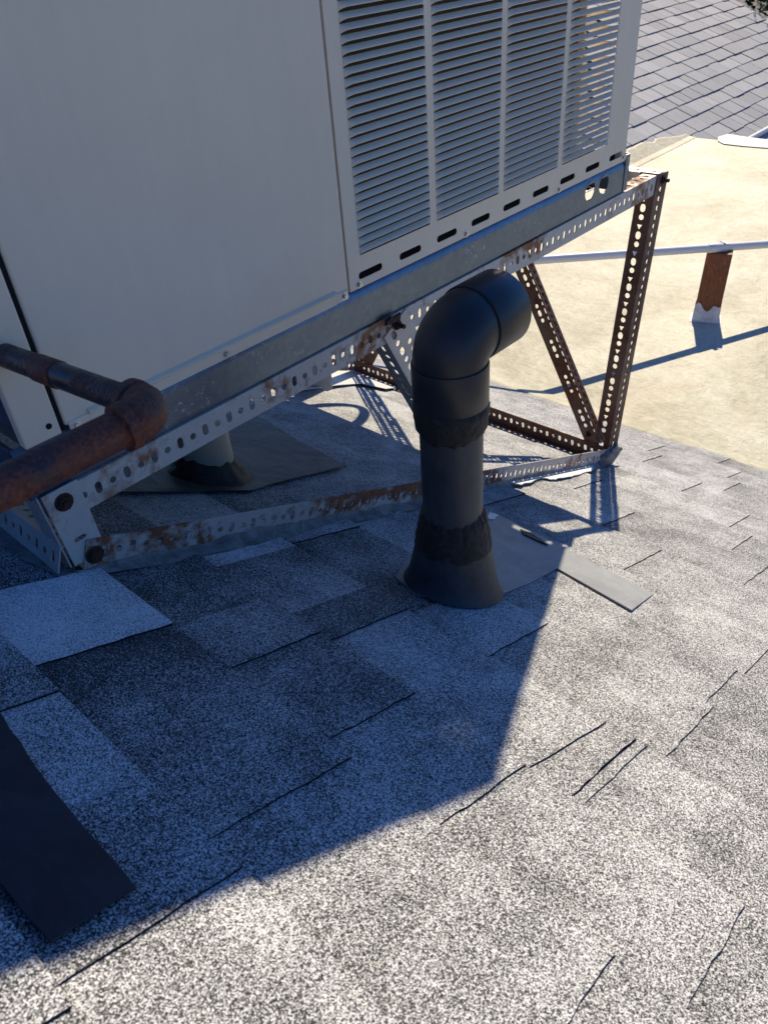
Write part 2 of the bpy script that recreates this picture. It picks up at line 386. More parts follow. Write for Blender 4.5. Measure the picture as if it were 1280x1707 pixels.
for i in range(len(US)-1):
    u0, u1 = US[i], US[i+1]; spec = sorted(SPEC.get(u0, []))
    v = -1.0; last = [.5]
    def fill(a, c):
        global ntab
        if c < 2.99: c += 0.03
        if a > -0.99: a -= 0.03
        while c-a > 1e-4:
            w = random.uniform(0.14, 0.30)
            if c-a-w < 0.1: w = c-a
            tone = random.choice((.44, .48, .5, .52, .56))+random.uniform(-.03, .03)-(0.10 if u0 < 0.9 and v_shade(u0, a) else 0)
            if u0 == 0.193 and 0.62 <= a < 0.85: tone = .22
            if u0 == -0.01 and 0.55 <= a < 0.78: tone = .84
            if u0 == 0.420 and 0.83 <= a < 1.08: tone = .27
            if u0 == 0.614 and 0.77 <= a < 1.3: tone = .70 if a > 0.88 else .3
            if u0 == 0.614 and 0.43 <= a < 0.69: tone = .68
            edge = c-a-w < 1e-4 and c < 3.0
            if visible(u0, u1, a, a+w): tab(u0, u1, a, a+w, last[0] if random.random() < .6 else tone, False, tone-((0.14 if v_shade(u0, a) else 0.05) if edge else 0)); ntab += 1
            last[0] = tone
            a += w
    for sp_i in spec:
        a, c, tone = sp_i[:3]; skew = sp_i[3] if len(sp_i) > 3 else None; hf = sp_i[4] if len(sp_i) > 4 else 1.0
        if a > v+0.02: fill(v, a)
        if visible(u0, u1, a, c): tab(u0, u1, a, c, tone, hf, None, skew); ntab += 1
        v = c
    fill(v, 3.0)

# flat roof with cream coating; its edge laps up on to the shingles
FX1 = 8.80; FY1 = 3.69
def flat_edge(y): return RP(U_END-0.02+0.05*nz((y*1.3, 2.1, 0))+0.018*nz((y*6, 4.1, 0))-0.05*math.exp(-((y-1.40)/0.25)**2), y, 0.0)
b = MB(); ys = [-5+0.04*i for i in range(int(8.69/0.04)+1)]; ys[-1] = FY1
rows = []
for y in ys:
    e = flat_edge(y); l = RP(3.56, y, 0.006)
    rows.append([e+NR*0.0005, e+EU*0.012+NR*0.0065, Vector((l.x, y, max(l.z, 0.0)+0.002)), Vector((l.x+0.08, y, 0.0)), Vector((FX1, y, 0.0)), Vector((FX1, y, -0.4))])
v = [p for r in rows for p in r]; f = []; k = 6
for i in range(len(rows)-1):
    for j in range(k-1): f.append((i*k+j, (i+1)*k+j, (i+1)*k+j+1, i*k+j+1))
b.add(v, f)
flat = structure(b.build('flat_roof', 'roof_coating', smooth=False))
b = MB(); b.box(3.3, FX1-0.02, -5, FY1, -3.2, -0.42)
structure(b.build('building_wall', 'wall_stucco'))

# coating ridge along the foot of the far roof, with ragged upper edge
FA = R(22.5); ES = Vector((0, math.cos(FA), math.sin(FA))); NF = Vector((0, -math.sin(FA), math.cos(FA)))
def FP(x, s, h=0.0): return Vector((x, FY1, 0))+ES*s+NF*h
b = MB(); rows = []
x = 4.5
while x <= FX1+0.001:
    w = 0.16+0.08*nz((x*1.8, 0.3, 1))+0.06*nz((x*7, 1.3, 1))
    w *= min(1.0, max(0.25, (FX1-x)/0.5))
    rows.append([FP(x, w, 0.016), FP(x, w-0.02, 0.021), FP(x, 0.03, 0.022), Vector((x, FY1-0.02, 0.016)), Vector((x, FY1-0.09, 0.004))]); x += 0.05
v = [p for r in rows for p in r]; f = []; k = 5
for i in range(len(rows)-1):
    for j in range(k-1): f.append((i*k+j, i*k+j+1, (i+1)*k+j+1, (i+1)*k+j))
b.add(v, f); o = b.build('coating_lap', 'roof_coating', flat)

# far shingle roof
FX0, FX2 = 4.6, 14.0
b = MB(); q = [FP(x, s, h) for h in (-0.012, -0.2) for (x, s) in ((FX0, -1.6), (FX2, -1.6), (FX2, 3.6), (FX0, 3.6))]
b.add(q, [(0,1,2,3),(4,7,6,5),(0,4,5,1),(1,5,6,2),(2,6,7,3),(3,7,4,0)])
far_roof = structure(b.build('neighbouring_shingle_roof', 'shingle_under'))
EXP = 0.213
far_meshes = {}
def far_tab_mesh(w):
    key = round(w, 2)
    if key in far_meshes: return far_meshes[key]
    me = bpy.data.meshes.new('far_shingle')
    v = []
    for (s, h) in ((-0.0, 0.011), (EXP+0.02, 0.0)):
        for x in (0.005, key-0.005): v.append(Vector((x, 0, 0))+ES*s+NF*h)
    v += [p-NF*0.009 for p in v[:2]]+[p-NF*0.004 for p in v[2:4]]
    me.from_pydata(v, [], [(0,1,3,2),(0,4,5,1),(0,2,6,4),(1,5,7,3),(4,6,7,5),(2,3,7,6)])
    me.materials.append(M['shingle_far']); me.materials.append(M['felt_edge'])
    for j, p in enumerate(me.polygons): p.material_index = 0 if j == 0 else 1
    far_meshes[key] = me; return me
far_list = []
for r_ in range(-6, 17):
    x = FX0+random.uniform(-0.3, 0)
    while x < FX2:
        w = random.choice((0.26, 0.32, 0.36, 0.40, 0.18))
        p = project(FP(x+w/2, r_*EXP+EXP/2))
        s = r_*EXP
        okx = x >= FX0 and x+w <= FX2 and not (s < -0.01 and x < FX1+0.02)
        if okx and p and 985 < p[0] < 1420 and -130 < p[1] < 330: far_list.append((x, s, w))
        x += w
for (x, s, w) in far_list:
    o = bpy.data.objects.new('shingle', far_tab_mesh(w)); COL.objects.link(o); o.parent = far_roof
    o.location = FP(x, s)+Vector((0, random.uniform(-.008, .008), random.uniform(0, .004))); o.color = (random.choice((.2, .35, .5, .5, .65, .8)), 0, 0, 1)
print('shingles near', ntab, 'far', len(far_list))

# ------------------------------------------------------------------ packaged air conditioner
YF = 1.0952; CZ = CAM.z
UX0, UX1, YB = 0.352, 2.198, 2.36
ZB, ZT = CZ-0.602, CZ+0.495
unit = thing('air_conditioner', 'large beige metal packaged air conditioner with louvred panel on a perforated steel stand', 'air conditioner', (1.28, 1.7, CZ-0.694))
# big service panel and corner post strip (slightly bowed sheet metal)
def sheet(name, x0, x1, z0, z1, y, t, mat, parent, bev=0.002):
    mb = MB(); mb.box(x0, x1, y, y+t, z0, z1); return mb.build(name, mat, parent, bevel=bev)
sp_ = sheet('service_panel', 0.4215, 1.0605, ZB+0.004, ZT-0.03, YF, 0.022, 'unit_paint', unit, 0.004)
sheet('corner_panel', UX0, 0.4135, ZB-0.004, ZT-0.03, YF+0.001, 0.02, 'unit_paint', unit, 0.003)
# folded flange strip under the service panel
prof = [(YF+0.001, CZ-0.583), (YF-0.0075, CZ-0.588), (YF-0.0085, CZ-0.591), (YF-0.003, CZ-0.594), (YF-0.003, CZ-0.6125), (YF+0.003, CZ-0.6135), (YF+0.003, CZ-0.583)]
def extrude_x(prof, x0, x1):
    mb = MB(); n = len(prof); v = [(x0, y, z) for y, z in prof]+[(x1, y, z) for y, z in prof]
    f = [(i, (i+1) % n, n+(i+1) % n, n+i) for i in range(n)]+[tuple(range(n-1, -1, -1)), tuple(range(n, 2*n))]
    mb.add(v, f); return mb
extrude_x(prof, 0.462, 1.022).build('trim_strip', 'unit_paint', unit, bevel=0.0015)
prof2 = [(YF+0.001, CZ-0.590), (YF-0.003, CZ-0.592), (YF-0.003, CZ-0.611), (YF+0.001, CZ-0.612)]
extrude_x(prof2, 1.022, 1.056).build('trim_end', 'unit_paint', unit, bevel=0.001)
extrude_x(prof2, 0.426, 0.462).build('trim_end', 'unit_paint', unit, bevel=0.001)
# louvred panel
COLS = [(1.100, 1.325), (1.346, 1.579), (1.598, 1.835), (1.854, 2.086)]
LZ0 = CZ-0.5375; PIT = 0.0165; NROW = 56; LZ1 = LZ0+PIT*NROW
def rrect(x0, x1, z0, z1, r, n=4):
    pts = []
    for (cx, cz, a0) in ((x1-r, z0+r, -90), (x1-r, z1-r, 0), (x0+r, z1-r, 90), (x0+r, z0+r, 180)):
        for i in range(n+1):
            a = R(a0+90*i/n); pts.append((cx+r*math.cos(a), cz+r*math.sin(a)))
    return pts
slots = [rrect(1.092+0.1269*k, 1.092+0.1269*k+0.072, CZ-0.5855, CZ-0.5705, 0.0072) for k in range(9)]
mb = MB()
mb.plate([(1.0645, ZB), (UX1, ZB), (UX1, ZT-0.03), (1.0645, ZT-0.03)], [rrect(a, c, LZ0, LZ1, 0.004, 2) for a, c in COLS]+slots, 0.0016,
         Vector((0, YF, 0)), Vector((1, 0, 0)), Vector((0, 0, 1)), Vector((0, 1, 0)))
mb.box(1.0645, 1.068, YF+0.0018, YF+0.02, ZB, ZT-0.03)
lp = mb.build('louver_panel', 'unit_paint', unit, origin=(1.63, YF, ZB))
mb = MB(); mb.box(1.085, 2.19, YF+0.020, YF+0.023, CZ-0.597, CZ-0.560)
mb.build('slot_backing', 'black_gap', unit)
def louver_mesh(w):
    n = 18; prof_rows = []
    for i in range(n+1):
        s = i/n; x = w*(0.5-0.5*math.cos(math.pi*s)); d = min(x, w-x)/0.016; d = min(1, d); k = math.sqrt(max(0, 1-(1-d)**2))
        y_lip = 0.0015-0.0095*k; z_lip = -0.0080-(1-k)*0.0070
        prof_rows.append([(x, 0.003, 0.0), (x, 0.0015-0.002*k, -0.0022), (x, 0.5*(y_lip)-0.0010*k, 0.6*z_lip), (x, y_lip, z_lip),
                          (x, y_lip+0.0010, z_lip-0.0012), (x, 0.5*y_lip+0.0006, 0.6*z_lip-0.0013), (x, 0.004, -0.002)])
    v = [Vector(p) for r in prof_rows for p in r]; f = []; k = 7
    for i in range(n):
        for j in range(k): f.append((i*k+j, i*k+(j+1) % k, (i+1)*k+(j+1) % k, (i+1)*k+j))
    f.append(tuple(range(k-1, -1, -1))); f.append(tuple(n*k+j for j in range(k)))
    return v, f
stuffmb = MB()
for (a, c) in COLS:
    v, f = louver_mesh(c-a)
    mb = MB(); mb.add(v, f); proto = None
    for r_ in range(NROW):
        zt = LZ0+PIT*(r_+1)-0.0005
        if r_ < 34:
            if proto is None:
                proto = mb.build('louver', 'unit_paint', None, smooth=True); o = proto
            else:
                o = bpy.data.objects.new('louver', proto.data); COL.objects.link(o)
            o.parent = lp; o.location = Vector((a, YF, zt))-Vector((1.63, YF, ZB))
        else:
            stuffmb.add([p+Vector((a, YF, zt)) for p in v], f)
o = stuffmb.build('upper_louvers', 'unit_paint', unit, smooth=True); o['kind'] = 'stuff'
# coil behind the louvres, cabinet shell, lid
mb = MB(); mb.box(1.075, 2.150, 1.245, 1.285, CZ-0.575, ZT-0.06); mb.build('coil', 'coil_fin', unit)
mb = MB()
mb.box(0.430, 1.071, YF+0.024, 1.75, ZB+0.012, ZT-0.033)          # blower compartment
mb.build('inner_cabinet', 'black_gap', unit)
mb = MB(); mb.box(UX0+0.001, UX0+0.003, YF+0.0225, YB, ZB-0.002, ZT-0.031); mb.build('end_panel', 'galvanized', unit)
mb = MB(); mb.box(UX0+0.004, UX1, YB-0.004, YB, ZB+0.002, ZT-0.031); mb.build('back_panel', 'unit_paint', unit)
mb = MB()
mb.plate([(1.25, ZB+0.002), (YB-0.006, ZB+0.002), (YB-0.006, ZT-0.031), (1.25, ZT-0.031)], [], 0.003, Vector((UX1-0.004, 0, 0)), Vector((0, 1, 0)), Vector((0, 0, 1)), Vector((1, 0, 0)))
mb.build('end_panel', 'unit_paint', unit)
mb = MB(); mb.box(UX1-0.022, UX1, YF+0.002, YF+0.026, ZB+0.001, ZT-0.031); mb.build('corner_post', 'unit_paint', unit)
mb = MB(); mb.box(UX0-0.002, UX1+0.002, YF-0.004, YB+0.004, ZT-0.030, ZT); mb.build('lid', 'unit_paint', unit, bevel=0.006)
mb = MB(); mb.box(UX0+0.02, UX1-0.25, YF+0.03, YB-0.02, CZ-0.625, CZ-0.618); mb.build('base_pan', 'galvanized', unit)
for i in range(27):                                               # hooded slats in the open end of the condenser section
    z = ZB+0.05+0.035*i
    mb = MB(); mb.add([(UX1-0.028, 1.123, z), (UX1-0.028, 1.25, z), (UX1-0.002, 1.25, z-0.015), (UX1-0.002, 1.123, z-0.015), (UX1-0.028, 1.123, z+0.001), (UX1-0.028, 1.25, z+0.001), (UX1-0.002, 1.25, z-0.014), (UX1-0.002, 1.123, z-0.014)],
        [(0,1,2,3),(7,6,5,4),(0,4,5,1),(1,5,6,2),(2,6,7,3),(3,7,4,0)]); mb.build('end_slat', 'unit_paint', unit)
# galvanised base rail with two lifting holes
def circ(cx, cz, r, n=18): return [(cx+r*math.cos(2*math.pi*i/n), cz+r*math.sin(2*math.pi*i/n)) for i in range(n)]
mb = MB(); XR0, XR1 = 0.332, 2.212
h1 = on_y(980, 318, 1.105); h2 = on_y(1003, 306, 1.105)
mb.plate([(XR0, CZ-0.683), (XR1, CZ-0.683), (XR1, CZ-0.624), (XR0, CZ-0.624)], [circ(h1.x, h1.z, 0.026), circ(h2.x, h2.z, 0.026)], 0.002,
         Vector((0, YF+0.004, 0)), Vector((1, 0, 0)), Vector((0, 0, 1)), Vector((0, 1, 0)))
pr = [(YF+0.004, CZ-0.683), (YF+0.0045, CZ-0.6905), (YF+0.010, CZ-0.6935), (YF+0.05, CZ-0.6935), (YF+0.05, CZ-0.6915), (YF+0.010, CZ-0.6915), (YF+0.006, CZ-0.683)]
n = len(pr); v = [(XR0, y, z) for y, z in pr]+[(XR1, y, z) for y, z in pr]
mb.add(v, [(i, (i+1) % n, n+(i+1) % n, n+i) for i in range(n)])
pr = [(YF+0.004, CZ-0.624), (YF+0.0055, CZ-0.617), (YF+0.009, CZ-0.610), (YF+0.015, CZ-0.6035), (YF+0.017, CZ-0.6035), (YF+0.0075, CZ-0.617), (YF+0.006, CZ-0.624)]
n = len(pr); v = [(XR0, y, z) for y, z in pr]+[(XR1, y, z) for y, z in pr]
mb.add(v, [(i, (i+1) % n, n+(i+1) % n, n+i) for i in range(n)])
mb.build('base_rail', 'galvanized', unit, smooth=True)
mb = MB(); mb.box(XR1, XR1+0.022, YF+0.002, YF+0.006, CZ-0.690, CZ-0.590); mb.box(XR1+0.020, XR1+0.022, YF+0.006, YF+0.03, CZ-0.690, CZ-0.590); mb.build('rail_end_cap', 'galvanized', unit)
mb = MB(); mb.box(XR0, XR0+0.002, YF+0.019, YB, CZ-0.69, CZ-0.6045); mb.build('base_rail', 'galvanized', unit)
mb = MB(); mb.box(XR0, XR1, YB-0.004, YB-0.002, CZ-0.69, CZ-0.6045); mb.build('base_rail', 'galvanized', unit)
mb = MB(); mb.box(XR1-0.003, XR1-0.001, YF+0.05, YB-0.006, CZ-0.69, CZ-0.585); mb.build('base_rail', 'galvanized', unit)
mb = MB(); mb.box(XR0-0.03, UX0+0.012, YF-0.004, YF+0.005, CZ-0.6195, CZ-0.6155); mb.build('corner_flange', 'galvanized', unit)
mb = MB(); mb.box(0.4145, 0.4205, YF+0.004, YF+0.02, ZB-0.002, ZT-0.035); mb.build('panel_seam', 'black_gap', unit)
for (x, z, y) in ((0.437, -0.602, YF-0.003), (0.739, -0.604, YF-0.003), (1.044, -0.602, YF-0.003), (1.092, -0.5945, YF), (1.452, -0.5955, YF), (1.85, -0.5955, YF), (2.188, -0.592, YF)):
    mb = MB(); mb.tube([(x, y+0.001, CZ+z), (x, y-0.0012, CZ+z)], 0.0075, 14); mb.tube([(x, y-0.001, CZ+z), (x, y-0.0052, CZ+z)], 0.0048, 6)
    mb.build('screw', 'zinc_screw', unit)
mb = MB(); mb.tube([(0.397, YF+0.0012, CZ-0.585), (0.397, YF+0.0002, CZ-0.585)], 0.005, 12); mb.build('screw_hole', 'black_gap', unit)

# ------------------------------------------------------------------ perforated stand
frame = thing('equipment_stand', 'rusty perforated steel angle stand levelling the air conditioner on the sloping roof', 'stand', RP(1.4, 1.7, 0.0))
def stadium(a, b, la, lb, n=5):
    """slot centred (a,b): half extents la (along), lb (across)"""
    pts = []
    if lb >= la:
        r = la; d = lb-la
        for s, a0 in ((1, 0), (-1, 180)):
            for i in range(n+1): th = R(a0+180*i/n); pts.append((a+r*math.cos(th), b+s*d+r*math.sin(th)))
    else:
        r = lb; d = la-lb
        for s, a0 in ((1, -90), (-1, 90)):
            for i in range(n+1): th = R(a0+180*i/n); pts.append((a+s*d+r*math.cos(th), b+r*math.sin(th)))
    return pts
def pattern(L, W, kind, start=0.02):
    h = []; a = start; k = 0
    while a < L-0.016:
        if kind == 'single':
            h.append(stadium(a, W*0.52, 0.0062, 0.0115) if k % 2 == 0 else circ(a, W*0.52, 0.0066, 10))
        elif kind == 'round':
            h.append(circ(a, W*0.5, 0.0080, 10))
        elif kind == 'wide':
            h.append(stadium(a, W*0.30, 0.0120, 0.0078) if k % 2 == 0 else circ(a, W*0.30, 0.0078, 10))
            if (k+3) % 5 in (0, 1, 2): h.append(stadium(a, W*0.66, 0.0120, 0.0078) if (k+3) % 5 == 1 else circ(a, W*0.66, 0.0078, 10))
        elif kind == 'post':
            h.append(stadium(a, W*0.52, 0.0125, 0.0092) if k % 3 == 0 else (circ(a, W*0.52, 0.0090, 10) if k % 3 == 1 else circ(a, W*0.54, 0.0108, 3)))
        elif kind == 'along':
            h.append(stadium(a, W*0.5, 0.0115, 0.0062) if k % 3 != 2 else circ(a, W*0.5, 0.0075, 10))
        a += 0.028; k += 1
    return h
def slotted(name, P0, P1, D1, W1, D2, W2, mat, pat1='single', pat2='single', start=0.02, t=0.003):
    P0 = Vector(P0); P1 = Vector(P1); A = (P1-P0); L = A.length; A = A.normalized()
    D1 = Vector(D1); D1 = (D1-A*D1.dot(A)).normalized()
    D2 = Vector(D2); D2 = (D2-A*D2.dot(A)-D1*D2.dot(D1)).normalized()
    mb = MB()
    mb.plate([(0, 0), (L, 0), (L, W1), (0, W1)], pattern(L, W1, pat1, start), t, P0, A, D1, D2)
    mb.plate([(0, t), (L, t), (L, W2), (0, W2)], pattern(L, W2, pat2, start), t, P0, A, D2, D1)
    return mb.build(name, mat, frame, origin=P0)
RT = CZ-0.694                               # top of the level rails
BX0, BX1 = 0.352, 2.395
X_, Y_, Z_ = Vector((1, 0, 0)), Vector((0, 1, 0)), Vector((0, 0, 1))
slotted('top_rail', (0.355, YF, RT), (2.43, YF, RT), -Z_, 0.058, Y_, 0.045, 'rail_paint', start=0.027)
slotted('top_rail', (0.34, YB+0.04, RT), (2.43, YB+0.04, RT), -Z_, 0.058, -Y_, 0.045, 'rail_paint')
yl = YF-0.004
def foot(x, y, h=0.004): return Vector((x, y, roof_z(x, h)))
up = NR
slotted('bottom_rail', foot(0.362, yl-0.004), foot(2.34, yl-0.004), NR, 0.056, Y_, 0.05, 'lower_rail', start=0.035)
slotted('bottom_rail', foot(0.352, YB+0.045), foot(2.34, YB+0.045), NR, 0.056, -Y_, 0.05, 'lower_rail')
# right end: posts, crosses, diagonal
PT = Vector((2.425, YF-0.0035, RT+0.004)); PB = Vector((2.308, YF-0.006, 0)); PB.z = roof_z(PB.x, 0.012)
slotted('post', PT, PB, X_, 0.074, Y_, 0.060, 'post_brown', 'round', 'post')
slotted('post', PT+Y_*(YB+0.05-YF), PB+Y_*(YB+0.05-YF), X_, 0.074, -Y_, 0.060, 'post_brown', 'round', 'post')
slotted('cross_rail', (2.432, YF+0.004, RT), (2.432, YB+0.04, RT), -Z_, 0.058, X_, 0.045, 'grey_rail')
c0 = foot(2.300, YF+0.004, 0.010); c1 = foot(2.300, YB+0.02, 0.010)
slotted('cross_rail', c0, c1, Z_, 0.062, -X_, 0.052, 'post_brown', 'single', 'along')
d0 = Vector((2.302, 1.135, roof_z(2.30)+0.075)); d1 = Vector((2.418, 1.76, RT-0.02))
dd = (d1-d0).normalized(); dn = dd.cross(Vector((1, 0, 0))).normalized()
if dn.z > 0: dn = -dn
slotted('diagonal_brace', d0-dn*0.045, d1-dn*0.045, dn, 0.088, -X_, 0.035, 'post_brown', 'wide', 'along')
e0 = Vector((2.302, YB-0.04, roof_z(2.30)+0.075)); e1 = Vector((2.418, 1.82, RT-0.02)); ed = (e1-e0).normalized(); en = ed.cross(Vector((1, 0, 0))).normalized()
if en.z > 0: en = -en
slotted('diagonal_brace', e0-en*0.045, e1-en*0.045, en, 0.088, -X_, 0.035, 'post_brown', 'wide', 'along')
mb = MB(); mb.box(2.185, 2.442, 1.195, YB, RT+0.0015, RT+0.0035); mb.build('shelf_plate', 'galvanized', frame)
# front and back middle braces, leaning down the slope
B0 = Vector((1.150, YF-0.0035, RT-0.040)); B1 = Vector((1.437, YF-0.0035, 0)); B1.z = roof_z(B1.x, 0.03)
slotted('middle_brace', B0, B1, X_, 0.086, Y_, 0.055, 'grey_rail', 'wide', 'along')
slotted('middle_brace', B0+Y_*(YB+0.048-YF), B1+Y_*(YB+0.048-YF), X_, 0.086, -Y_, 0.055, 'grey_rail', 'wide', 'along')
# left end
G0 = Vector((0.343, YF-0.0042, RT+0.006)); G1 = Vector((0.352, YF-0.0042, roof_z(0.352, 0.012)))
mb = MB(); hh = (G0-G1).length
mb.plate([(0, 0), (hh, 0), (hh, 0.060), (0, 0.064)], [stadium(hh-0.046, 0.028, 0.0045, 0.0115)], 0.003, G0, (G1-G0).normalized(), X_, Y_)
mb.build('end_plate', 'rail_paint', frame)
slotted('left_post', G0+Vector((-0.004, 0.0035, 0)), G1+Vector((-0.004, 0.0035, 0)), Y_, 0.055, -X_, 0.003, 'grey_rail', 'along', 'none')
slotted('cross_rail', foot(0.342, YF+0.0, 0.052), foot(0.342, YB+0.03, 0.052), -NR, 0.05, X_, 0.045, 'grey_rail', 'single', 'single')
slotted('cross_rail', (0.347, YF+0.004, RT-0.003), (0.347, YB+0.03, RT-0.003), -Z_, 0.04, X_, 0.045, 'grey_rail')
def bolt(p, ax, r=0.0105, shank=0.012):
    p = Vector(p); ax = Vector(ax).normalized(); mb = MB()
    mb.tube([p-ax*0.001, p+ax*0.002], r*1.35, 16); mb.tube([p, p+ax*0.009], r, 6); mb.tube([p, p+ax*(0.009+shank)], r*0.55, 10)
    mb.build('bolt', 'bolt_rust', frame)
bolt((0.374, YF-0.004, RT-0.020), -Y_, 0.012, 0.004)
bolt(foot(0.378, yl-0.004, 0.004)+NR*0.026, -Y_, 0.0125, 0.001)
bolt((1.192, YF-0.004, RT-0.024), -Y_, 0.0095, 0.014)
bolt((2.462, YF-0.004, RT-0.022), -Y_, 0.0105, 0.012)
bolt(Vector((2.306, 1.17, roof_z(2.30)+0.10)), -X_, 0.010, 0.01)
# torn shim under the brace head
mb = MB(); mb.plate([(0, 0), (0.045, -0.004), (0.05, 0.012), (0.03, 0.008), (0.02, 0.014), (0.004, 0.008)], [], 0.006, Vector((1.150, YF-0.0065, RT-0.010)), X_, Z_, -Y_)
mb.build('bent_tab', 'bolt_rust', frame)

# sealant bedding the stand on the roof
def lumpy_strip(name, p0, p1, w0, w1, hgt, mat, label, cat, seed, n=70, wdir=Vector((0, -1, 0))):
    p0 = Vector(p0); p1 = Vector(p1); mb = MB(); rows = []
    for i in range(n+1):
        s = i/n; p = p0.lerp(p1, s); e = min(1, s*12, (1-s)*12)
        a = w0+(w1-w0)*s; a *= 1+0.55*nz((s*11, seed, 0.3))+0.25*nz((s*40, seed, 1.3)); a *= 0.35+0.65*e
        h = hgt*(1+0.7*nz((s*14, seed, 5.3))+0.35*nz((s*50, seed, 2.3)))*(0.4+0.6*e)
        rows.append([p-wdir*0.001-NR*0.001, p+wdir*0.0009+NR*h, p+wdir*0.0032+NR*(h*0.5), p+wdir*(0.006+a*0.35)+NR*(h*0.16), p+wdir*(0.006+a)-NR*0.002])
    k = 5; v = [q for r in rows for q in r]; f = []
    for i in range(n):
        for j in range(k-1): f.append((i*k+j, i*k+j+1, (i+1)*k+j+1, (i+1)*k+j))
        f.append((i*k, (i+1)*k, (i+1)*k+k-1, i*k+k-1))
    f.append(tuple(range(k))); f.append(tuple(n*k+j for j in range(k-1, -1, -1)))
    mb.add(v, f); o = mb.build(name, mat, smooth=True, origin=p0); return tag(o, label, cat)
lumpy_strip('sealant_bead', foot(0.345, yl-0.0044, 0.001), foot(2.33, yl-0.0044, 0.001), 0.020, 0.018, 0.013, 'grey_caulk', 'long grey caulk bead along the foot of the front bottom rail', 'sealant', 3.0, 220)
lumpy_strip('sealant_bead', foot(0.338, YF-0.01, 0.003), foot(0.338, 2.2, 0.003), 0.035, 0.03, 0.012, 'grey_caulk', 'grey caulk bead at the left end of the stand running back under the unit', 'sealant', 8.0, 40, Vector((-1, 0, math.tan(SL))).normalized())
# blob of sealant over the lower right corner
def blob(name, c, r, mat, seed, sq=(1, 1, 1), label=None, cat=None, parent=None, seg=20):
    mb = MB(); rings = []
    for i in range(1, 10):
        th = math.pi*i/10; ring = []
        for k in range(seg):
            ph = 2*math.pi*k/seg; d = Vector((math.sin(th)*math.cos(ph), math.sin(th)*math.sin(ph), math.cos(th)))
            rr = r*(1+0.35*nz(d*2.0+Vector((seed, 0, 0)))+0.2*nz(d*5.0+Vector((seed, 4, 0))))
            ring.append(Vector(c)+Vector((d.x*sq[0], d.y*sq[1], d.z*sq[2]))*rr)
        rings.append(ring)
    mb.rings(rings); o = mb.build(name, mat, parent, smooth=True, origin=c)
    if label: tag(o, label, cat)
    return o
blob('sealant_lump', foot(2.315, YF-0.012, 0.028), 0.05, 'grey_caulk', 2.2, (1.7, 0.32, 0.75), 'grey sealant lump over the lower right corner of the stand', 'sealant')
def roof_sheet(name, pxs, h, mat, thick=0.002, origin=None, n_sub=0, jag_amp=0.0, uvpts=None, smooth=False):
    pts = [uv_of(*p) for p in pxs] if uvpts is None else uvpts
    if n_sub:
        q = []
        for i in range(len(pts)):
            a, c = pts[i], pts[(i+1) % len(pts)]
            for j in range(n_sub):
                s = j/n_sub; e = jag_amp if j else 0
                q.append((a[0]+(c[0]-a[0])*s+random.uniform(-e, e), a[1]+(c[1]-a[1])*s+random.uniform(-e, e)))
        pts = q
    mb = MB(); mb.plate(pts, [], thick, RP(0, 0, h), EU, Y_, NR)
    cu = sum(p[0] for p in pts)/len(pts); cv = sum(p[1] for p in pts)/len(pts)
    return mb, RP(cu, cv, h)
mb, og = roof_sheet('w', [(842, 806), (905, 785), (985, 768), (988, 786), (955, 796), (925, 803), (900, 800), (868, 812)], 0.006, 'white_sealant', 0.0025, n_sub=5, jag_amp=0.006)
tag(mb.build('sealant_patch', 'white_sealant', origin=og), 'torn whitish patch of sealant fabric in front of the right rail end', 'sealant')

# ------------------------------------------------------------------ vent pipe with elbow
PX, PY = 0.923, 0.731; PRAD = 0.0565
vent = thing('vent_pipe', 'black plastic vent pipe with a right angle elbow on top', 'pipe', (PX, PY, roof_z(PX)))
mb = MB(); mb.tube([(PX, PY, roof_z(PX)-0.05), (PX, PY, CZ-0.85), (PX, PY, CZ-0.60)], PRAD, 48, True)
mb.build('pipe', 'abs_pipe', vent, smooth=True)
ZE = CZ-0.548; RB = 0.052; ZH = ZE-RB
mb = MB(); path = []; rad = []
for z, r in ((-0.068, .066), (-0.066, .0675), (0.004, .0675), (0.0065, .0665), (0.0066, .0640)): path.append((PX, PY, ZH+z)); rad.append(r)
for i in range(1, 15):
    a = R(90*i/15); path.append((PX+RB-RB*math.cos(a), PY, ZH+0.0066+(RB-0.0066)*math.sin(a))); rad.append(.0640+0.0015*math.sin(2*a))
xo = PX+RB
for x, r in ((0.0, .0640), (0.0001, .0665), (0.0025, .0675), (0.086, .0675), (0.088, .0665), (0.0885, .0585), (0.03, .0560)): path.append((xo+x, PY, ZE)); rad.append(r)
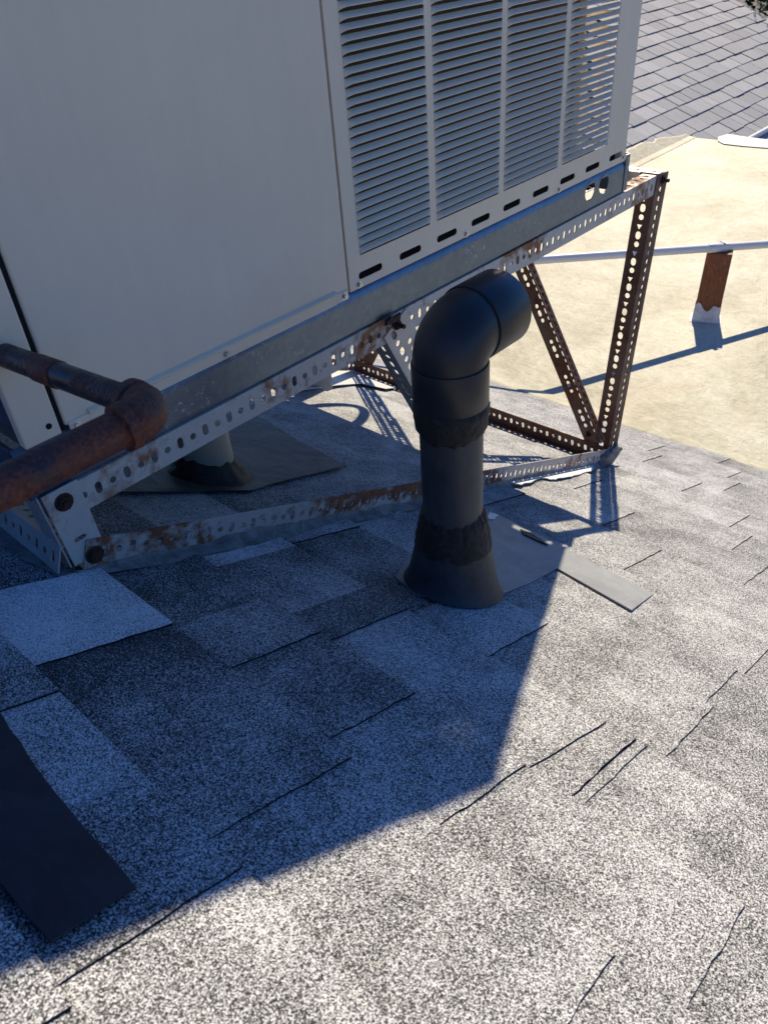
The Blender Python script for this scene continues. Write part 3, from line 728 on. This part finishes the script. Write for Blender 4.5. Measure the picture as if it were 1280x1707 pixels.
# rings built by hand so that steps in the radius stay square to the run
rings = []; SEG = 48; rad = [q*0.975 for q in rad]
for i, p in enumerate(path):
    if i < 5: t_ = Vector((0, 0, 1))
    elif i < 19: a = R(90*(i-4)/15); t_ = Vector((math.sin(a), 0, math.cos(a)))
    else: t_ = Vector((1, 0, 0))
    e1 = Vector((0, 1, 0)); e2 = t_.cross(e1)
    rings.append([Vector(p)+e1*rad[i]*math.cos(2*math.pi*k/SEG)+e2*rad[i]*math.sin(2*math.pi*k/SEG) for k in range(SEG)])
mb.rings(rings, True); mb.build('elbow', 'abs_elbow', vent, smooth=True)
def rough_band(name, z0, z1, r0, r1, amp, mat, parent, seed, edge=0.012, n=14, seg=72):
    mb = MB(); rings = []
    for i in range(n+1):
        s = i/n; ring = []
        for k in range(seg):
            th = 2*math.pi*k/seg; d = Vector((math.cos(th), math.sin(th), 0))
            za = z0+edge*(nz((math.cos(th)*2+seed, math.sin(th)*2, 0))+0.7*nz((math.cos(th)*7+seed, math.sin(th)*7, 3)))
            zb = z1+edge*(nz((math.cos(th)*2+seed, math.sin(th)*2, 7))+0.7*nz((math.cos(th)*8+seed, math.sin(th)*8, 9)))
            z = za+(zb-za)*s; r = r0+(r1-r0)*s
            ed = min(1, s*6, (1-s)*6)
            q = Vector((d.x*2.5, d.y*2.5, z*24+seed))
            r = (r-0.004)+(0.004+amp*(0.6+0.9*abs(nz(q*1.5))+0.7*nz(q*4)))*ed
            ring.append(Vector((PX, PY, z))+d*max(r, 0.02))
        rings.append(ring)
    mb.rings(rings, False); return mb.build(name, mat, parent, smooth=True)
rough_band('sealant_band', CZ-0.728, CZ-0.664, 0.0590, 0.0665, 0.0028, 'tar_sealant', vent, 1.7)
boot = thing('pipe_flashing', 'dark cone shaped boot and grey sheet flashing round the foot of the vent pipe', 'flashing', RP(1.05, 0.70, 0.003))
mb = MB(); rings = []; seg = 56
zt = CZ-0.925
for i in range(12):
    s = i/11; ring = []
    for k in range(seg):
        th = 2*math.pi*k/seg; d = Vector((math.cos(th), math.sin(th), 0)); rb = 0.095
        zb = roof_z(PX+d.x*rb, 0.006); sk = math.exp(-s*14)*0.007
        r = rb+(0.062-rb)*s+sk; z = zb+(zt-zb)*s
        if i == 0: z = roof_z(PX+d.x*(r), 0.005)
        r *= 1+0.012*nz((d.x*3, d.y*3, z*10)); ring.append(Vector((PX, PY, z))+d*r)
    rings.append(ring)
mb.rings(rings, False); mb.build('cone', 'boot_flashing', boot, smooth=True)
rough_band('sealant_band', CZ-0.995, CZ-0.895, 0.076, 0.0575, 0.0036, 'tar_sealant', boot, 5.1, 0.016)
# base sheet with its long tongue to the right
pxs = [(812, 852), (846, 866), (880, 884), (937, 912), (1088, 991), (1052, 1018), (928, 948), (885, 972), (838, 990), (760, 1006), (692, 990), (660, 964), (674, 934), (706, 908), (760, 880)]
mb, og = roof_sheet('s', pxs, -0.0025, 'lead_sheet', 0.0042)
mb.build('base_sheet', 'lead_sheet', boot, origin=og)
mb, og = roof_sheet('l', [(1090, 991), (1054, 1019), (1050, 1017), (1086, 989)], 0.003, 'black_gap', 0.0045)
mb, og = roof_sheet('u', [(866, 884), (888, 893), (905, 905), (912, 911), (893, 903), (872, 893)], 0.0018, 'tar_sealant', 0.003)
mb.build('tar_smear', 'tar_sealant', boot, origin=og)
mb, og = roof_sheet('u', [(815, 856), (831, 861), (822, 868), (812, 866)], 0.0018, 'white_sealant', 0.002, n_sub=3, jag_amp=0.003)
mb.build('foil_scrap', 'pale_metal', boot, origin=og)

# dark sheet of flashing in the near left corner
mb, og = roof_sheet('d', [(-60, 1120), (8, 1205), (62, 1288), (128, 1372), (228, 1488), (84, 1582), (14, 1496), (-120, 1360), (-220, 1230)], 0.0045, 'dark_sheet', 0.0028, n_sub=4, jag_amp=0.0014)
tag(mb.build('flashing_sheet', 'dark_sheet', origin=og, bevel=0.0012), 'flat near black flashing sheet lying on the shingles, near the bottom left', 'flashing')

# ------------------------------------------------------------------ things under the unit
up_ = on_roof(366, 800); QX, QY = up_.x, up_.y+0.03
tube = thing('drop_pipe', 'tan pipe dropping from the unit into the roof under the stand', 'pipe', (QX, QY, roof_z(QX)))
mb = MB(); mb.tube([(QX, QY, roof_z(QX)-0.03), (QX, QY, CZ-0.628)], 0.062, 32); mb.build('pipe', 'tan_pipe', tube, smooth=True)
mb = MB(); rings = []
for i in range(9):
    s = i/8; ring = []
    for k in range(48):
        th = 2*math.pi*k/48; d = Vector((math.cos(th), math.sin(th), 0))
        r = 0.105+(0.062-0.105)*s**0.6+0.008*nz((d.x*3, d.y*3, s*4))*(1-s*0.5)
        z = roof_z(QX+d.x*r, 0.006)+s*0.05*(1+0.6*nz((d.x*2+4, d.y*2, 0)))
        ring.append(Vector((QX, QY, z))+d*r)
    rings.append(ring)
mb.rings(rings, False); mb.build('sealant_collar', 'tar_sealant', tube, smooth=True)
mb, og = roof_sheet('o', [(205, 826), (420, 823), (482, 804), (578, 781), (500, 742), (445, 705), (400, 690), (250, 730), (150, 790)], 0.0075, 'olive_sheet', 0.002, n_sub=4, jag_amp=0.003)
tag(mb.build('roof_flashing', 'olive_sheet', origin=og), 'grey brown flashing sheet on the roof under the unit round the tan pipe', 'flashing')
# grey curb and white flashing farther back
k0 = on_roof(531, 646); 
duct = thing('vent_stub', 'short grey vent stub on white flashing far back under the unit', 'vent', (k0.x, k0.y+0.08, roof_z(k0.x)))
mb = MB(); cc = Vector((k0.x, k0.y+0.08, 0)); zb = roof_z(cc.x)
mb.tube([cc+Z_*(zb-0.06), cc+Z_*(zb+0.02), cc+Z_*(zb+0.10), cc+Z_*(zb+0.22)], [0.115, 0.112, 0.10, 0.10], 32); mb.build('stub', 'lead_sheet', duct, smooth=True)
mb, og = roof_sheet('wf', [(500, 655), (562, 646), (602, 643), (642, 652), (660, 650), (600, 618), (575, 605), (500, 610)], 0.009, 'pale_metal', 0.002)
mb.build('base_sheet', 'pale_metal', duct, origin=og)
# flexible cable whip looping behind the far end of the unit
mb = MB(); path = []
for i in range(41):
    s = i/40; path.append(Vector((2.30+0.10*math.sin(s*math.pi)+0.02*math.sin(7*s), 2.0+0.30*s, CZ-0.66-0.34*math.sin(math.pi*s)-0.02*s)))
mb.tube(path, 0.021, 12); tag(mb.build('cable_whip', 'black_gap', smooth=True, origin=path[0]), 'flexible cable whip hanging in a loop behind the far end of the unit', 'cable')

# ------------------------------------------------------------------ rusty gas pipe at the left
gz = CZ-0.436; gx, gy = 0.388, 0.742
gas = thing('gas_pipe', 'rusty iron gas pipe with an elbow crossing in front of the unit at the left', 'pipe', (gx, gy, gz))
mb = MB(); mb.tube([(-1.1, gy-0.02, gz+0.015), (gx-0.03, gy, gz)], 0.0222, 28); mb.build('pipe', 'gas_iron', gas, smooth=True)
mb = MB(); mb.tube([(gx, gy+0.03, gz), (gx-0.012, YF+0.004, gz-0.022)], 0.0175, 28); mb.build('pipe', 'gas_iron_dark', gas, smooth=True)
mb = MB(); rings = []
prof = [(-0.047, .0225), (-0.046, .0285), (-0.034, .0285), (-0.032, .026)]
path = [((gx+d, gy, gz), r, Vector((1, 0, 0))) for d, r in prof]
for i in range(1, 12):
    a = R(90*i/12); path.append(((gx-0.030+0.030*math.sin(a), gy+0.030-0.030*math.cos(a), gz), 0.0268, Vector((math.cos(a), math.sin(a), 0))))
path += [((gx, gy-d, gz), r*0.96, Vector((0, 1, 0))) for d, r in reversed(prof)]
for (p, r, t_) in path:
    e1 = Vector((0, 0, 1)); e2 = t_.cross(e1)
    ring = []
    for k in range(28):
        d = e1*math.cos(2*math.pi*k/28)+e2*math.sin(2*math.pi*k/28); q = Vector(p)+d*r
        ring.append(q+d*(0.0014*nz(q*90)+0.0008*nz(q*220)))
    rings.append(ring)
mb.rings(rings, True); mb.build('elbow', 'gas_iron', gas, smooth=True)
mb = MB(); q0 = Vector((gx, gy+0.03, gz)).lerp(Vector((gx-0.012, YF, gz-0.022)), 0.55); q1 = Vector((gx, gy+0.03, gz)).lerp(Vector((gx-0.012, YF, gz-0.022)), 0.72)
mb.tube([q0, q0.lerp(q1, .06), q0.lerp(q1, .94), q1], [.018, .0192, .0192, .018], 28); mb.build('coupling', 'gas_iron', gas, smooth=True)

# ------------------------------------------------------------------ conduit on the flat roof
C0 = Vector((4.04, 2.09, CZ-1.622)); C1 = Vector((5.07, 1.47, CZ-1.752)); cd = (C1-C0).normalized()
cond = thing('conduit', 'white plastic conduit running above the cream flat roof on a wooden block', 'conduit', C0)
A0 = C0-cd*1.3; pm = C0.lerp(C1, 0.57)
for i in range(200):
    pm = C0.lerp(C1, i/200)
    if project(pm)[0] > 1197: break
A1 = pm+(C1-pm)*6
mb = MB(); mb.tube([A0, pm, A1], 0.0235, 20); mb.build('tube', 'white_pvc', cond, smooth=True)
mb = MB(); mb.tube([pm-cd*0.075, pm-cd*0.073, pm+cd*0.05, pm+cd*0.052], [0.0265, 0.0275, 0.0275, 0.0265], 20); mb.build('coupling', 'white_pvc', cond, smooth=True)
mb = MB(); mb.tube([pm+cd*0.03-Vector((0, 0, .03)), pm+cd*0.03+Vector((0, 0, .032))], 0.008, 8)
mb.box(-0.012, 0.012, -0.032, 0.032, 0.024, 0.030, Matrix.Translation(pm+cd*0.035) @ cd.to_track_quat('X', 'Z').to_matrix().to_4x4()); mb.build('strap', 'pale_metal', cond)
wb = on_z(1175, 531, 0.0); wt = pm+Vector((0, 0, -0.022))+cd*0.015
post = thing('wooden_post', 'short brown wooden block propping up the white conduit', 'post', wb)
ax = (wt-wb); hgt = ax.length; fa = Vector((ray(1190, 470).y, -ray(1190, 470).x, 0)).normalized(); fb = fa.cross(Vector((0, 0, 1))).normalized()
mb = MB(); hw, hd = 0.072, 0.05
v = [wb+fa*(sx*hw)+fb*(sy*hd)+Vector((0, 0, -0.02)) for sy in (-1, 1) for sx in (-1, 1)]+[wt+fa*(sx*hw)+fb*(sy*hd) for sy in (-1, 1) for sx in (-1, 1)]
mb.add(v, [(0,1,3,2),(4,6,7,5),(0,4,5,1),(2,3,7,6),(0,2,6,4),(1,5,7,3)]); mb.build('block', 'wood_brown', post, bevel=0.005)
# coating smeared up the foot of the block
mb = MB(); rings = []
base = [(-1, -1), (0, -1), (1, -1), (1, 0), (1, 1), (0, 1), (-1, 1), (-1, 0)]
per = []
for i in range(8):
    a, c = base[i], base[(i+1) % 8]
    for j in range(5): per.append((a[0]+(c[0]-a[0])*j/5, a[1]+(c[1]-a[1])*j/5))
for (s, g) in ((0.0, 0.018), (0.02, 0.005), (0.6, 0.003), (1.0, 0.0025)):
    ring = []
    for (a, c) in per:
        top = 0.075+0.045*nz((a*1.6+3, c*1.6, 0.5))+0.02*nz((a*6, c*6, 1.5)); z = 0.002+top*s
        o_ = wb+ax*(z/ax.z); ring.append(o_+fa*(a*(hw+g))+fb*(c*(hd+g)))
    rings.append(ring)
mb.rings(rings, False); mb.build('coating_skirt', 'white_sealant', post, smooth=True)
# white patch at the far edge of the flat roof, and a pale edge trim beyond
pts = [on_z(*p, 0.006) for p in ((1196, 229), (1212, 224), (1245, 229), (1300, 236), (1340, 240), (1330, 252), (1280, 247), (1240, 244), (1205, 240), (1196, 235))]
mb = MB(); n = len(pts); mb.add(pts+[p+Vector((0, 0, 0.004)) for p in pts], [tuple(range(n-1, -1, -1)), tuple(range(n, 2*n))]+[(i, (i+1) % n, n+(i+1) % n, n+i) for i in range(n)])
tag(mb.build('coating_patch', 'white_sealant', origin=pts[0]), 'bright white coating patch at the far edge of the flat roof', 'patch')
mb = MB(); e0 = FP(9.25, -0.62, 0.03); e1 = FP(9.95, -0.62, 0.03)
mb.tube([FP(9.0, -0.42, 0.035), FP(11.5, -0.42, 0.035)], 0.03, 10); tag(mb.build('edge_trim', 'pale_metal', smooth=True, origin=FP(9.0, -0.42, 0.035)), 'pale metal edge trim beyond the white patch, far right', 'trim')

# ------------------------------------------------------------------ tree beyond the far roof (top right corner)
def tree(name, label, base, hgt, cr, nleaf, seed):
    rnd = random.Random(seed); tr = thing(name, label, 'tree', base, 'trees beyond the far roof')
    B = Vector(base); mb = MB()
    mb.tube([B-Vector((0, 0, .1)), B+Vector((0.1, 0, hgt*0.3)), B+Vector((0, 0.1, hgt*0.6)), B+Vector((0.1, 0, hgt*0.9))], [0.22, 0.17, 0.12, 0.04], 10)
    for i in range(9):
        a = rnd.uniform(0, 6.28); z = hgt*rnd.uniform(.35, .75); p = B+Vector((0.05, 0.05, z))
        q = p+Vector((math.cos(a), math.sin(a), rnd.uniform(.3, .8)))*cr*0.75
        mb.tube([p, p.lerp(q, .5)+Vector((0, 0, .1)), q], [0.07, 0.045, 0.015], 6)
    mb.build('trunk', 'bark', tr, smooth=True)
    mb = MB(); cl = []
    for i in range(46):
        while True:
            d = Vector((rnd.uniform(-1, 1), rnd.uniform(-1, 1), rnd.uniform(-.9, 1)))
            if d.length < 1: break
        cl.append((B+Vector((0, 0, hgt*0.66))+Vector((d.x*cr, d.y*cr, d.z*hgt*0.36)), cr*rnd.uniform(.18, .34)))
    for i in range(nleaf):
        c, r = rnd.choice(cl); d = Vector((rnd.gauss(0, 1), rnd.gauss(0, 1), rnd.gauss(0, 1))).normalized()*r*rnd.uniform(.5, 1.05)
        p = c+d; s = rnd.uniform(.05, .11); a = Vector((rnd.gauss(0, 1), rnd.gauss(0, 1), rnd.gauss(0, 1))).normalized(); e = a.orthogonal().normalized()
        mb.add([p-a*s, p+e*s*.45, p+a*s, p-e*s*.45], [(0, 1, 2, 3)])
    mb.build('crown', 'leaf', tr)
tree('broadleaf_tree', 'dark leafy tree beyond the far shingle roof, in the top right corner', (16.6, 5.0, -3.2), 6.0, 2.0, 6000, 3)
